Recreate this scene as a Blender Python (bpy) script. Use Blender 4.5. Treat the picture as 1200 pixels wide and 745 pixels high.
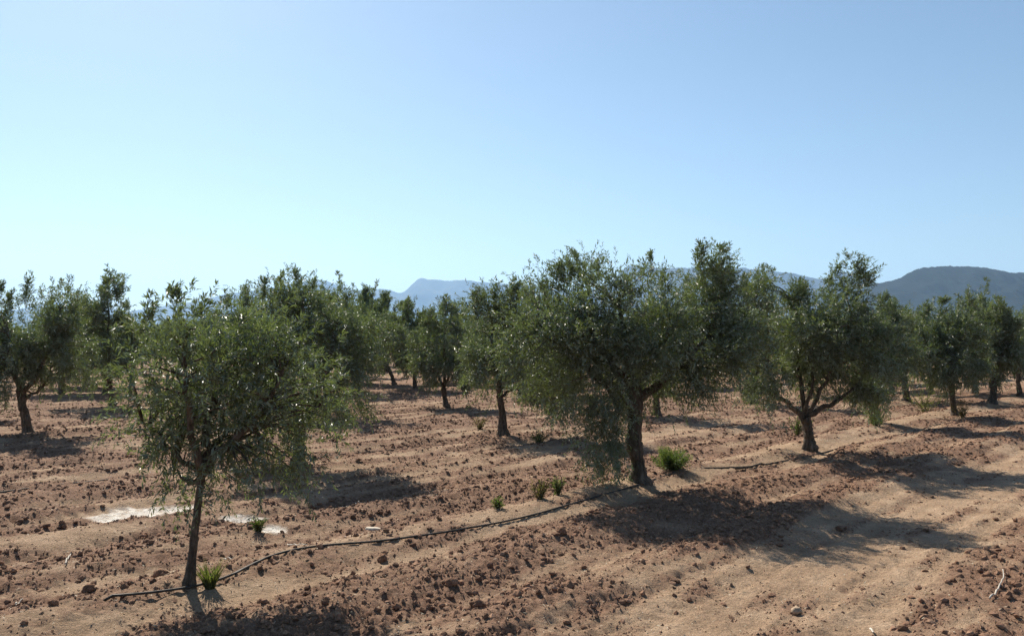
import bpy, math
import numpy as np

# ------------------------------------------------------------------ camera, sky, sun, exposure
S = bpy.context.scene
for o in list(bpy.data.objects):
    bpy.data.objects.remove(o)
COL = S.collection
F = 1039.0            # focal length in pixels of the 1200 px wide photograph
CAM_H = 2.0
PITCH = math.atan(27.5 / F)
cam_d = bpy.data.cameras.new("camera")
cam_d.sensor_width = 36.0
cam_d.lens = F / 1200 * 36.0
cam_d.clip_start = 0.1
cam_d.clip_end = 60000
cam = bpy.data.objects.new("camera", cam_d)
cam.location = (0, 0, CAM_H)
cam.rotation_euler = (math.pi / 2 + PITCH, 0, 0)
COL.objects.link(cam)
S.camera = cam

SUN_AZ, SUN_EL = math.radians(-26), math.radians(40.5)   # azimuth from +Y towards +X
W = bpy.data.worlds.new("World")
S.world = W
W.use_nodes = True
nt = W.node_tree
nt.nodes.clear()
sky = nt.nodes.new("ShaderNodeTexSky")
sky.sky_type = 'NISHITA'
sky.sun_disc = False
sky.sun_elevation = SUN_EL
sky.sun_rotation = SUN_AZ
sky.altitude = 0
sky.air_density = 0.9
sky.dust_density = 0.4
sky.ozone_density = 1.5
bg = nt.nodes.new("ShaderNodeBackground")
bg.inputs[1].default_value = 0.068
wo = nt.nodes.new("ShaderNodeOutputWorld")
tint = nt.nodes.new("ShaderNodeMix")          # white balance of the sky light
tint.data_type = 'RGBA'; tint.blend_type = 'MULTIPLY'
tint.inputs[0].default_value = 1.0
tint.inputs[7].default_value = (.985, 1.045, 1.02, 1)
nt.links.new(sky.outputs[0], tint.inputs[6])
nt.links.new(tint.outputs[2], bg.inputs[0])
nt.links.new(bg.outputs[0], wo.inputs[0])

sun_d = bpy.data.lights.new("sun", 'SUN')
sun_d.energy = 5.0
sun_d.angle = math.radians(0.53)
sun_d.color = (1.0, 0.92, 0.79)
sun = bpy.data.objects.new("sun", sun_d)
COL.objects.link(sun)
from mathutils import Vector
SUN_DIR = Vector((math.sin(SUN_AZ) * math.cos(SUN_EL), math.cos(SUN_AZ) * math.cos(SUN_EL), math.sin(SUN_EL)))
sun.rotation_euler = SUN_DIR.to_track_quat('Z', 'Y').to_euler()
sun.location = (-20, 40, 40)

S.view_settings.view_transform = 'Standard'
S.view_settings.look = 'None'
S.view_settings.exposure = 0.74
S.view_settings.gamma = 1.0
S.view_settings.use_curve_mapping = False
S.render.engine = 'CYCLES'
S.cycles.max_bounces = 6
S.cycles.transparent_max_bounces = 4
S.cycles.volume_bounces = 1
S.cycles.use_denoising = True
S.cycles.denoiser = 'OPENIMAGEDENOISE'
S.cycles.denoising_prefilter = 'NONE'
S.cycles.denoising_input_passes = 'RGB_ALBEDO_NORMAL'
HAZE = 0.000078

# ------------------------------------------------------------------ helpers
def fl(px, py):
    """ground point (x, y) seen at a pixel of the photograph, on flat ground"""
    v = Vector(((px - 600) / F, 1.0, (372.5 - py) / F))
    c, s = math.cos(PITCH), math.sin(PITCH)
    y, z = v.y * c - v.z * s, v.y * s + v.z * c
    k = -CAM_H / z
    return v.x * k, y * k

_rs = np.random.RandomState(7)
_perm = _rs.permutation(4096)
_ga = _rs.rand(4096) * 2 * np.pi
_gx, _gy = np.cos(_ga), np.sin(_ga)

def perlin(x, y, seed=0):
    x = np.asarray(x, float); y = np.asarray(y, float)
    xi = np.floor(x).astype(np.int64); yi = np.floor(y).astype(np.int64)
    xf = x - xi; yf = y - yi
    u = xf * xf * xf * (xf * (xf * 6 - 15) + 10); v = yf * yf * yf * (yf * (yf * 6 - 15) + 10)
    def g(ix, iy, dx, dy):
        h = _perm[(_perm[(ix + seed * 131) & 4095] + iy) & 4095]
        return _gx[h] * dx + _gy[h] * dy
    a = g(xi, yi, xf, yf); b = g(xi + 1, yi, xf - 1, yf)
    c = g(xi, yi + 1, xf, yf - 1); d = g(xi + 1, yi + 1, xf - 1, yf - 1)
    return ((a + (b - a) * u) * (1 - v) + (c + (d - c) * u) * v) * 1.5

def fbm(x, y, oct=4, seed=0, ridged=False):
    t = 0; a = 1.0; n = 0
    for k in range(oct):
        p = perlin(x * 2 ** k, y * 2 ** k, seed + k)
        t = t + a * ((1 - 2 * np.abs(p)) if ridged else p); n += a; a *= .5
    return t / n

def sstep(a, b, x):
    t = np.clip((x - a) / (b - a), 0, 1)
    return t * t * (3 - 2 * t)

ROW = math.radians(40.2)
U = np.array([math.sin(ROW), math.cos(ROW)])       # along the tree rows
N_ = np.array([-math.cos(ROW), math.sin(ROW)])     # across the rows, away from the camera
def tilth(x, y):
    """how cloddy the soil is (0 smooth sand .. 1 broken clods)"""
    s = x * U[0] + y * U[1]; t = x * N_[0] + y * N_[1]
    t = t + .22 * perlin(s / 3.1, t / 3.0, 3)
    T = np.array([-20, -4, .2, 1.3, 1.9, 2.3, 3.6, 4.1, 5.7, 6.0, 6.7, 7.1, 8.4, 8.9, 10.1, 10.8, 12.2, 12.8, 14, 15, 17, 19, 60])
    C = np.array([.6, .6, .7, .8, .55, .30, .24, .80, .85, .48, .46, .82, .85, .60, .52, .75, .7, .85, .72, .85, .7, .8, .72])
    c = np.interp(t, T, C)
    c = c + .75 * fbm(s / 1.5, t / .5, 4, 11) + .25 * perlin(s / .5, t / .3, 17)
    c = c + .46 * perlin(s / 7, t / .23, 13)
    c = c * (1 - .85 * salt(x, y))
    return np.clip(c, 0, 1)

def ground_z(x, y):
    x = np.asarray(x, float); y = np.asarray(y, float)
    d = np.hypot(x, y)
    s = x * U[0] + y * U[1]; t = x * N_[0] + y * N_[1]
    c = tilth(x, y)
    z = .05 * perlin(x / 7, y / 7, 21) * sstep(3, 14, d)
    z = z + .042 * np.sin(t * 2 * np.pi / 1.27 + .8 * perlin(s / 4, t / 2, 5)) * sstep(2.8, 4.6, t)
    z = z - .06 * np.exp(-((t - 3.1) / .55) ** 2) + .05 * np.exp(-((t - 1.5) / .5) ** 2)
    for tk, dp, wd in ((2.25, .028, .11), (2.62, .024, .09), (3.45, .028, .12), (3.85, .026, .10), (8.75, .03, .12), (10.3, .035, .12), (14.9, .03, .12), (16.7, .03, .13)):
        lug = .75 + .35 * np.sin(s * 2 * np.pi / .19 + t * 9)
        z = z - dp * np.exp(-((t - tk - .10 * perlin(s / 3.1, t / 3.0, 3)) / wd) ** 4) * lug * sstep(-.5, .3, perlin(s / 2.3, t, 83) + .35)
    z = z + .05 * np.exp(-((np.mod(t + 3.2, 6.4) - 3.2 - .05) / .7) ** 2) * sstep(5, 6, t) * (t < 60)
    z = z + c * (.042 * fbm(x / .26, y / .26, 4, 31, True) + .030 * perlin(x / .085, y / .085, 41) + .035 * fbm(s / .9, t / .45, 2, 45)) + .004 * perlin(x / .06, y / .06, 43)
    z = z + .009 * fbm(s / .5, t / .12, 3, 51) + .006 * perlin(x / .05, y / .05, 47)
    return z * (1 - sstep(60, 140, d))

def gz(x, y):
    return float(ground_z(np.array([x]), np.array([y]))[0])

def mesh_np(name, V, polys_flat, sizes, attr=None, smooth=False):
    me = bpy.data.meshes.new(name)
    V = np.ascontiguousarray(V, dtype=np.float32)
    pf = np.ascontiguousarray(polys_flat, dtype=np.int32)
    if np.isscalar(sizes):
        n = len(pf) // sizes
        tot = np.full(n, sizes, np.int32)
    else:
        tot = np.asarray(sizes, np.int32); n = len(tot)
    st = np.zeros(n, np.int32); st[1:] = np.cumsum(tot)[:-1]
    me.vertices.add(len(V)); me.vertices.foreach_set("co", V.ravel())
    me.loops.add(len(pf)); me.loops.foreach_set("vertex_index", pf)
    me.polygons.add(n); me.polygons.foreach_set("loop_start", st)
    me.polygons.foreach_set("use_smooth", np.full(n, bool(smooth)))
    me.update(calc_edges=True)
    for k, a in (attr or {}).items():
        at = me.attributes.new(k, 'FLOAT', 'POINT')
        at.data.foreach_set("value", np.ascontiguousarray(a, dtype=np.float32))
    return me

def link(name, me, mat=None, parent=None, loc=None, kind=None):
    o = bpy.data.objects.new(name, me)
    COL.objects.link(o)
    if mat is not None and len(me.materials) == 0:
        me.materials.append(mat)
    if parent is not None: o.parent = parent
    if loc is not None: o.location = loc
    if kind: o["kind"] = kind
    return o

def tag(o, label, cat, group=None):
    o["label"] = label; o["category"] = cat
    if group: o["group"] = group
    return o

def thing(name, loc, label, cat, group=None):
    o = bpy.data.objects.new(name, None)
    o.empty_display_size = .2
    COL.objects.link(o); o.location = loc
    return tag(o, label, cat, group)

class Geo:
    """collects tubes into one mesh"""
    def __init__(self): self.V = []; self.Fa = []; self.n = 0
    def add(self, V, faces):
        self.V.append(np.asarray(V, float)); self.Fa += [tuple(i + self.n for i in f) for f in faces]; self.n += len(V)
    def tube(self, pts, rad, sides=6, rng=None, gnarl=0.0, cap=True):
        pts = np.asarray(pts, float); m = len(pts); rad = np.broadcast_to(np.asarray(rad, float), (m,))
        tan = np.gradient(pts, axis=0); tan /= np.linalg.norm(tan, axis=1)[:, None] + 1e-9
        ref = np.array([0.31, 0.95, 0.05]) if abs(tan[0] @ np.array([0.31, .95, .05])) < .9 else np.array([1., 0, 0])
        a = np.cross(tan, ref); a /= np.linalg.norm(a, axis=1)[:, None] + 1e-9
        b = np.cross(tan, a)
        th = np.arange(sides) / sides * 2 * np.pi
        R = np.repeat(rad[:, None], sides, 1)
        if gnarl and rng is not None:
            ph = rng.rand(4) * 6.28; zz = np.linspace(0, 1, m)[:, None] * 6
            R = R * (1 + gnarl * (.6 * np.sin(2 * th + ph[0] + zz * .7) + .5 * np.sin(3 * th + ph[1] - zz * 1.1) + .35 * np.sin(5 * th + ph[2] + zz * 1.7)
                                  + .8 * (rng.rand(m, sides) - .5)))
        V = pts[:, None] + R[..., None] * (a[:, None] * np.cos(th)[None, :, None] + b[:, None] * np.sin(th)[None, :, None])
        f = []
        for i in range(m - 1):
            for j in range(sides):
                k = (j + 1) % sides
                f.append((i * sides + j, i * sides + k, (i + 1) * sides + k, (i + 1) * sides + j))
        if cap:
            f.append(tuple(range(sides - 1, -1, -1))); f.append(tuple((m - 1) * sides + j for j in range(sides)))
        self.add(V.reshape(-1, 3), f)
    def mesh(self, name, smooth=True):
        V = np.concatenate(self.V)
        sizes = [len(f) for f in self.Fa]
        flat = [i for f in self.Fa for i in f]
        return mesh_np(name, V, flat, sizes, smooth=smooth)

def bez(p0, p1, p2, n):
    t = np.linspace(0, 1, n)[:, None]
    return (1 - t) ** 2 * np.asarray(p0) + 2 * t * (1 - t) * np.asarray(p1) + t * t * np.asarray(p2)

def unit(v):
    return v / (np.linalg.norm(v, axis=-1, keepdims=True) + 1e-9)

# ------------------------------------------------------------------ materials
def mat(name):
    m = bpy.data.materials.new(name); m.use_nodes = True
    n = m.node_tree; n.nodes.clear()
    out = n.nodes.new("ShaderNodeOutputMaterial")
    return m, n, out
def nd(n, t, **k):
    x = n.nodes.new(t)
    for a, v in k.items(): setattr(x, a, v)
    return x
def ramp(n, src, stops):
    r = nd(n, "ShaderNodeValToRGB")
    e = r.color_ramp.elements
    e[0].position, e[0].color = stops[0][0], (*stops[0][1], 1)
    e[1].position, e[1].color = stops[-1][0], (*stops[-1][1], 1)
    for p, c in stops[1:-1]:
        k = e.new(p); k.color = (*c, 1)
    n.links.new(src, r.inputs[0]); return r
def mixc(n, f, a, b, mode='MIX'):
    x = nd(n, "ShaderNodeMix", data_type='RGBA', blend_type=mode)
    for sock, v in ((x.inputs[0], f), (x.inputs[6], a), (x.inputs[7], b)):
        if hasattr(v, "links") or hasattr(v, "is_output"): n.links.new(v, sock)
        elif isinstance(v, (int, float)): sock.default_value = v
        else: sock.default_value = (*v, 1)
    return x.outputs[2]
def noise(n, scale, detail=4, rough=.55, vec=None):
    x = nd(n, "ShaderNodeTexNoise"); x.inputs["Scale"].default_value = scale
    x.inputs["Detail"].default_value = detail; x.inputs["Roughness"].default_value = rough
    if vec is not None: n.links.new(vec, x.inputs["Vector"])
    return x.outputs["Fac"]
def objco(n):
    return nd(n, "ShaderNodeTexCoord").outputs["Object"]
def bump(n, h, st, dist):
    b = nd(n, "ShaderNodeBump"); b.inputs["Strength"].default_value = st; b.inputs["Distance"].default_value = dist
    n.links.new(h, b.inputs["Height"]); return b.outputs[0]

def soil_material():
    m, n, out = mat("tilled_soil")
    co = objco(n)
    p = nd(n, "ShaderNodeBsdfPrincipled"); p.inputs["Roughness"].default_value = .95
    p.inputs["Specular IOR Level"].default_value = .15
    at = nd(n, "ShaderNodeAttribute", attribute_name="tilth").outputs["Fac"]
    salt = nd(n, "ShaderNodeAttribute", attribute_name="salt").outputs["Fac"]
    n1 = noise(n, 2.2, 5, .6, co); n2 = noise(n, 11, 8, .74, co); n3 = noise(n, 45, 5, .7, co)
    sand = ramp(n, n1, [(.3, (.285, .190, .122)), (.5, (.375, .257, .168)), (.7, (.455, .325, .22))]).outputs[0]
    brown = ramp(n, n2, [(.32, (.134, .072, .047)), (.5, (.236, .139, .091)), (.68, (.345, .222, .149))]).outputs[0]
    ma = nd(n, "ShaderNodeMath", operation='MULTIPLY_ADD'); n.links.new(n2, ma.inputs[0]); ma.inputs[1].default_value = 1.3
    mb = nd(n, "ShaderNodeMath", operation='ADD'); n.links.new(at, mb.inputs[0]); mb.inputs[1].default_value = -1.03
    n.links.new(mb.outputs[0], ma.inputs[2])
    f = ramp(n, ma.outputs[0], [(.0, (0, 0, 0)), (.38, (1, 1, 1))]).outputs[0]
    c = mixc(n, f, sand, brown)
    fine = ramp(n, n3, [(.3, (.55, .53, .51)), (.7, (1.36, 1.36, 1.36))]).outputs[0]
    c = mixc(n, .8, c, fine, 'MULTIPLY')
    sf = nd(n, "ShaderNodeMath", operation='MULTIPLY'); n.links.new(salt, sf.inputs[0])
    sr = ramp(n, n2, [(.34, (.1, .1, .1)), (.58, (1, 1, 1))]).outputs[0]; n.links.new(sr, sf.inputs[1])
    c = mixc(n, sf.outputs[0], c, (.82, .77, .69))
    n.links.new(c, p.inputs["Base Color"])
    nb = noise(n, 22, 8, .74, co)
    n.links.new(bump(n, nb, .9, .045), p.inputs["Normal"])
    n.links.new(p.outputs[0], out.inputs[0])
    return m

def simple_material(name, stops, scale, rough=.9, bst=.5, bdist=.01, spec=.2, bscale=None, rnd=0.0):
    m, n, out = mat(name)
    co = objco(n)
    p = nd(n, "ShaderNodeBsdfPrincipled"); p.inputs["Roughness"].default_value = rough
    p.inputs["Specular IOR Level"].default_value = spec
    c = ramp(n, noise(n, scale, 5, .6, co), stops).outputs[0]
    if rnd:
        at = nd(n, "ShaderNodeAttribute", attribute_name="tint").outputs["Fac"]
        k = ramp(n, at, [(0, (1 - rnd,) * 3), (1, (1 + rnd,) * 3)]).outputs[0]
        c = mixc(n, 1.0, c, k, 'MULTIPLY')
    n.links.new(c, p.inputs["Base Color"])
    if bst: n.links.new(bump(n, noise(n, bscale or scale * 2, 5, .65, co), bst, bdist), p.inputs["Normal"])
    n.links.new(p.outputs[0], out.inputs[0])
    return m

def leaf_material(name, dark, mid, light, under, rough=.36, trans=.22, spec=.5):
    m, n, out = mat(name)
    at = nd(n, "ShaderNodeAttribute", attribute_name="tint").outputs["Fac"]
    top = ramp(n, at, [(0, dark), (.55, mid), (1, light)]).outputs[0]
    und = mixc(n, .8, top, under)
    geo = nd(n, "ShaderNodeNewGeometry")
    c = mixc(n, geo.outputs["Backfacing"], top, und)
    p = nd(n, "ShaderNodeBsdfPrincipled"); p.inputs["Roughness"].default_value = rough
    p.inputs["Specular IOR Level"].default_value = spec
    n.links.new(c, p.inputs["Base Color"])
    t = nd(n, "ShaderNodeBsdfTranslucent")
    tc = mixc(n, 1.0, top, (1.3, 1.5, .6), 'MULTIPLY')
    n.links.new(tc, t.inputs[0])
    mx = nd(n, "ShaderNodeMixShader"); mx.inputs[0].default_value = trans
    n.links.new(p.outputs[0], mx.inputs[1]); n.links.new(t.outputs[0], mx.inputs[2])
    n.links.new(mx.outputs[0], out.inputs[0])
    return m

def bark_material():
    m, n, out = mat("olive_bark")
    co = objco(n)
    mp = nd(n, "ShaderNodeMapping"); mp.inputs["Scale"].default_value = (1, 1, .28)
    n.links.new(co, mp.inputs[0])
    a = noise(n, 26, 6, .7, mp.outputs[0]); b = noise(n, 5, 4, .6, co)
    c1 = ramp(n, a, [(.3, (.030, .024, .019)), (.5, (.105, .084, .066)), (.72, (.22, .185, .15))]).outputs[0]
    c2 = ramp(n, b, [(.4, (.75, .72, .68)), (.65, (1.25, 1.18, 1.1))]).outputs[0]
    c = mixc(n, 1.0, c1, c2, 'MULTIPLY')
    p = nd(n, "ShaderNodeBsdfPrincipled"); p.inputs["Roughness"].default_value = .92
    p.inputs["Specular IOR Level"].default_value = .2
    n.links.new(c, p.inputs["Base Color"])
    n.links.new(bump(n, a, .9, .03), p.inputs["Normal"])
    n.links.new(p.outputs[0], out.inputs[0])
    return m

def mountain_material(name, wood, rock):
    m, n, out = mat(name)
    co = objco(n)
    a = noise(n, .012, 6, .65, co); b = noise(n, .0022, 5, .6, co)
    c1 = ramp(n, a, [(.35, wood), (.62, tuple(x * 1.7 for x in wood))]).outputs[0]
    f = ramp(n, b, [(.5, (0, 0, 0)), (.68, (.7, .7, .7))]).outputs[0]
    c = mixc(n, f, c1, rock)
    p = nd(n, "ShaderNodeBsdfPrincipled"); p.inputs["Roughness"].default_value = 1.0
    p.inputs["Specular IOR Level"].default_value = .05
    n.links.new(c, p.inputs["Base Color"])
    n.links.new(bump(n, a, .5, 12), p.inputs["Normal"])
    n.links.new(p.outputs[0], out.inputs[0])
    return m

M_SOIL = soil_material()
M_CLOD = simple_material("soil_clod", [(.3, (.132, .071, .046)), (.5, (.218, .126, .082)), (.7, (.315, .195, .129))], 9, .97, .7, .012, .1, 60, .35)
M_BARK = bark_material()
M_LEAF = leaf_material("olive_leaf", (.056, .070, .033), (.110, .131, .066), (.195, .220, .135), (.27, .295, .23), .47, .32, .62)
M_GRASS = leaf_material("weed_grass", (.06, .07, .028), (.11, .12, .048), (.22, .20, .10), (.12, .12, .06), .5, .5, .3)
M_BUSH = leaf_material("weed_bush", (.060, .090, .030), (.105, .140, .050), (.19, .205, .095), (.14, .16, .075), .5, .45, .3)
M_DRY = leaf_material("dry_weed", (.10, .075, .035), (.17, .135, .06), (.14, .16, .05), (.2, .17, .09), .6, .3, .2)
M_STRAW = leaf_material("dry_litter", (.16, .10, .06), (.36, .28, .18), (.62, .56, .45), (.45, .38, .28), .7, .1, .2)
M_HOSE = simple_material("black_hose", [(.3, (.022, .019, .017)), (.7, (.075, .058, .045))], 14, .62, .15, .002, .3)
M_TWIG = simple_material("bleached_twig", [(.3, (.36, .31, .25)), (.7, (.62, .57, .49))], 30, .8, .3, .003)
M_STONE = simple_material("pale_stone", [(.3, (.46, .39, .30)), (.7, (.66, .58, .47))], 12, .85, .4, .01)
M_PALE = simple_material("pale_clod", [(.3, (.29, .21, .14)), (.7, (.42, .32, .23))], 14, .95, .6, .01)
M_FAR = mountain_material("far_mountain", (.030, .034, .030), (.07, .065, .06))
M_NEARHILL = mountain_material("wooded_hill", (.009, .015, .014), (.018, .022, .022))
M_WALL = simple_material("pale_render", [(.3, (.62, .56, .50)), (.7, (.74, .68, .62))], .8, .9, 0)
M_ROOF = simple_material("clay_roof", [(.3, (.25, .13, .08)), (.7, (.34, .19, .12))], 2, .9, 0)
M_DARK = simple_material("dark_opening", [(.3, (.05, .05, .055)), (.7, (.07, .07, .075))], 2, .5, 0)

# ------------------------------------------------------------------ ground
SALT = [(fl(172, 604), .62, .52), (fl(212, 598), .45, .30), (fl(285, 607), .35, .13), (fl(320, 626), .17, .13), (fl(110, 642), .0001, .0001)]
def salt(x, y):
    r = np.zeros_like(x)
    for (cx, cy), a, b in SALT:
        s = (x - cx) * .92 + (y - cy) * .39; t = -(x - cx) * .39 + (y - cy) * .92
        w = .42 * fbm(x / .3, y / .22, 4, 61)
        r = np.maximum(r, 1 - sstep(.72, 1.0, np.hypot(s / a, t / b) + w))
    return r

def build_ground():
    rad = np.concatenate([np.geomspace(.5, 3.9, 14)[:-1], np.geomspace(3.9, 42, 470)[:-1], np.geomspace(42, 140, 40)[:-1], np.geomspace(140, 14000, 22)])
    fine = np.linspace(-35, 35, 520)
    coarse = np.linspace(35, 325, 60)[1:-1]
    ang = np.radians(np.concatenate([fine, coarse]))
    R, A = np.meshgrid(rad, ang, indexing='ij')
    X = R * np.sin(A); Y = R * np.cos(A)
    Z = ground_z(X.ravel(), Y.ravel())
    nr, na = R.shape
    V = np.stack([X.ravel(), Y.ravel(), Z], 1)
    i = np.arange(nr - 1)[:, None] * na; j = np.arange(na)[None]; k = (j + 1) % na
    q = np.stack([i + j, i + na + j, i + na + k, i + k], -1)
    q = np.ascontiguousarray(q[..., ::-1]).reshape(-1)
    # centre
    c = len(V)
    V = np.concatenate([V, [[0, 0, gz(0, 0)]]])
    jj = np.arange(na); kk = (jj + 1) % na
    tri = np.stack([np.full(na, c), kk, jj], 1)
    flat = np.concatenate([q, tri.ravel()])
    sizes = np.concatenate([np.full(len(q) // 4, 4), np.full(na, 3)])
    til = tilth(V[:, 0], V[:, 1]); sa = salt(V[:, 0], V[:, 1])
    me = mesh_np("ground", V, flat, sizes, {"tilth": til, "salt": sa}, True)
    link("ground", me, M_SOIL, kind="structure")
build_ground()

# ------------------------------------------------------------------ mountains
def mountain(name, D, prof, depth, matl, seed, rough, label):
    P = np.array(prof, float)
    xs = np.concatenate([np.linspace(P[0, 0], -40, 40)[:-1], np.linspace(-40, 1240, 330), np.linspace(1240, P[-1, 0], 40)[1:]]) if P[0, 0] < -40 else np.concatenate([np.linspace(P[0, 0], 1240, 300), np.linspace(1240, P[-1, 0], 40)[1:]])
    ys = np.interp(xs, P[:, 0], P[:, 1])
    k = np.array([1, 2, 1]) / 4
    ys2 = np.convolve(np.pad(ys, 1, mode='edge'), k, 'valid')
    X = (xs - 600) / F * D
    H = np.maximum((400 - ys2) / F * D + CAM_H, 4)
    H = H * (1 + .022 * fbm(X / (D * .007), X * 0, 4, seed + 9))
    v = np.concatenate([np.linspace(-1, 0, 40)[:-1], np.linspace(0, 1, 9)])
    Xg, Vg = np.meshgrid(X, v, indexing='ij')
    Yg = D + Vg * depth
    base = np.where(Vg < 0, (1 + Vg) ** 1.25, (1 - Vg) ** 1.2)
    spur = fbm(Xg / (D * .035) + .6 * fbm(Xg / (D * .1), Yg / (D * .1), 2, seed), Yg / (D * .06), 5, seed, True)
    Hh = H[:, None] * np.clip(base + rough * (spur - .25) * base * (1 - base) * 2.2, 0, None)
    Z = np.maximum(Hh, 0) - .6
    nx, nv = Xg.shape
    V = np.stack([Xg.ravel(), Yg.ravel(), Z.ravel()], 1)
    i = np.arange(nx - 1)[:, None] * nv; j = np.arange(nv - 1)[None]
    q = np.stack([i + j, i + nv + j, i + nv + j + 1, i + j + 1], -1).reshape(-1)
    o = link(name, mesh_np(name, V, q, 4, smooth=True), matl, kind="structure")
    o["label"] = label
    return o
mountain("mountain", 10500, [(-1500, 392), (-700, 375), (-200, 358), (20, 363), (60, 354), (100, 357), (150, 365), (200, 357), (235, 352), (262, 345), (300, 340), (345, 332), (376, 327), (395, 334), (415, 340), (452, 338), (460, 341), (471, 344), (478, 338), (485, 331), (490, 325.5), (496, 325), (503, 328), (510, 327), (524, 329.5), (533, 328), (548, 328), (560, 330), (600, 333), (660, 338), (760, 352), (900, 372), (1300, 392)],
         2300, M_FAR, 3, .35, "pale blue hazy mountain with a blunt peak far beyond the grove")
mountain("mountain_ridge", 7500, [(480, 394), (560, 372), (640, 350), (700, 338), (716, 330), (728, 318), (737, 310.5), (752, 312), (780, 314), (820, 313), (866, 313), (890, 316), (930, 320), (955, 326), (972, 328), (985, 318), (1000, 322), (1026, 332), (1080, 345), (1200, 362), (1500, 382), (2100, 394)],
         1800, M_FAR, 13, .35, "blue mountain ridge behind the large trees right of centre")
mountain("hills", 3100, [(880, 394), (930, 378), (985, 350), (1026, 332), (1040, 330), (1056, 325.5), (1066, 319), (1076, 314.5), (1092, 312.5), (1111, 311.3), (1148, 312.3), (1166, 315), (1186, 319.5), (1202, 318.5), (1260, 326), (1340, 322), (1500, 345), (1800, 370), (2300, 392)],
         950, M_NEARHILL, 23, .3, "dark blue wooded hill rising at the right edge")

# ------------------------------------------------------------------ foliage
def leaves(rng, P, D, L, M, ll, lw, droop=.28, side=.68, upbias=.9):
    n = len(P)
    L = np.broadcast_to(np.asarray(L, float), (n,))
    u = (np.arange(M)[None] + rng.rand(n, M)) / M * .95 + .05
    pos = P[:, None] + D[:, None] * (L[:, None] * u)[..., None]
    pos[..., 2] -= droop * L[:, None] * u * u
    ax = np.repeat(D[:, None], M, 1).copy(); ax[..., 2] -= 2 * droop * u
    ax = unit(ax)
    r = rng.randn(n, M, 3); r -= (r * ax).sum(-1, keepdims=True) * ax; r = unit(r)
    dl = unit(ax * (.5 + .5 * u)[..., None] + r * side)
    ln = ll * (.65 + .6 * rng.rand(n, M)) * (1 - .3 * u ** 3)
    up = rng.randn(n, M, 3) * .6; up[..., 2] += upbias
    ls = unit(np.cross(dl, up)); nr = np.cross(ls, dl)
    w = (lw / ll) * ln * (.8 + .4 * rng.rand(n, M))
    pos = pos.reshape(-1, 3); dl = dl.reshape(-1, 3); ls = ls.reshape(-1, 3); nr = nr.reshape(-1, 3); ln = ln.reshape(-1, 1); w = w.reshape(-1, 1)
    v0 = pos; v1 = pos + dl * ln * .48 + ls * w * .5 + nr * w * .10
    v2 = pos + dl * ln - nr * ln * .10; v3 = pos + dl * ln * .48 - ls * w * .5 + nr * w * .10
    V = np.stack([v0, v1, v2, v3], 1).reshape(-1, 3)
    k = np.arange(len(pos)) * 4
    q = np.stack([k, k + 2, k + 1, k, k + 3, k + 2], 1).reshape(-1)
    shoot = np.repeat(rng.rand(n), M)
    tint = np.clip(.55 * shoot + .45 * rng.rand(len(pos)), 0, 1)
    return V, q, np.repeat(tint, 4)

def lobe_points(rng, lobes, n_cl):
    """cluster centres spread through the lobes: (centre, outward dir, lobe index)"""
    vol = np.array([l[3] * l[4] * l[5] for l in lobes]) ** .85
    idx = rng.choice(len(lobes), n_cl, p=vol / vol.sum())
    Lb = np.array([l[:6] for l in lobes])[idx]
    d = unit(rng.randn(n_cl, 3))
    rr = rng.rand(n_cl) ** .42
    return Lb[:, :3] + d * rr[:, None] * Lb[:, 3:6], d, idx, rr

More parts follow.
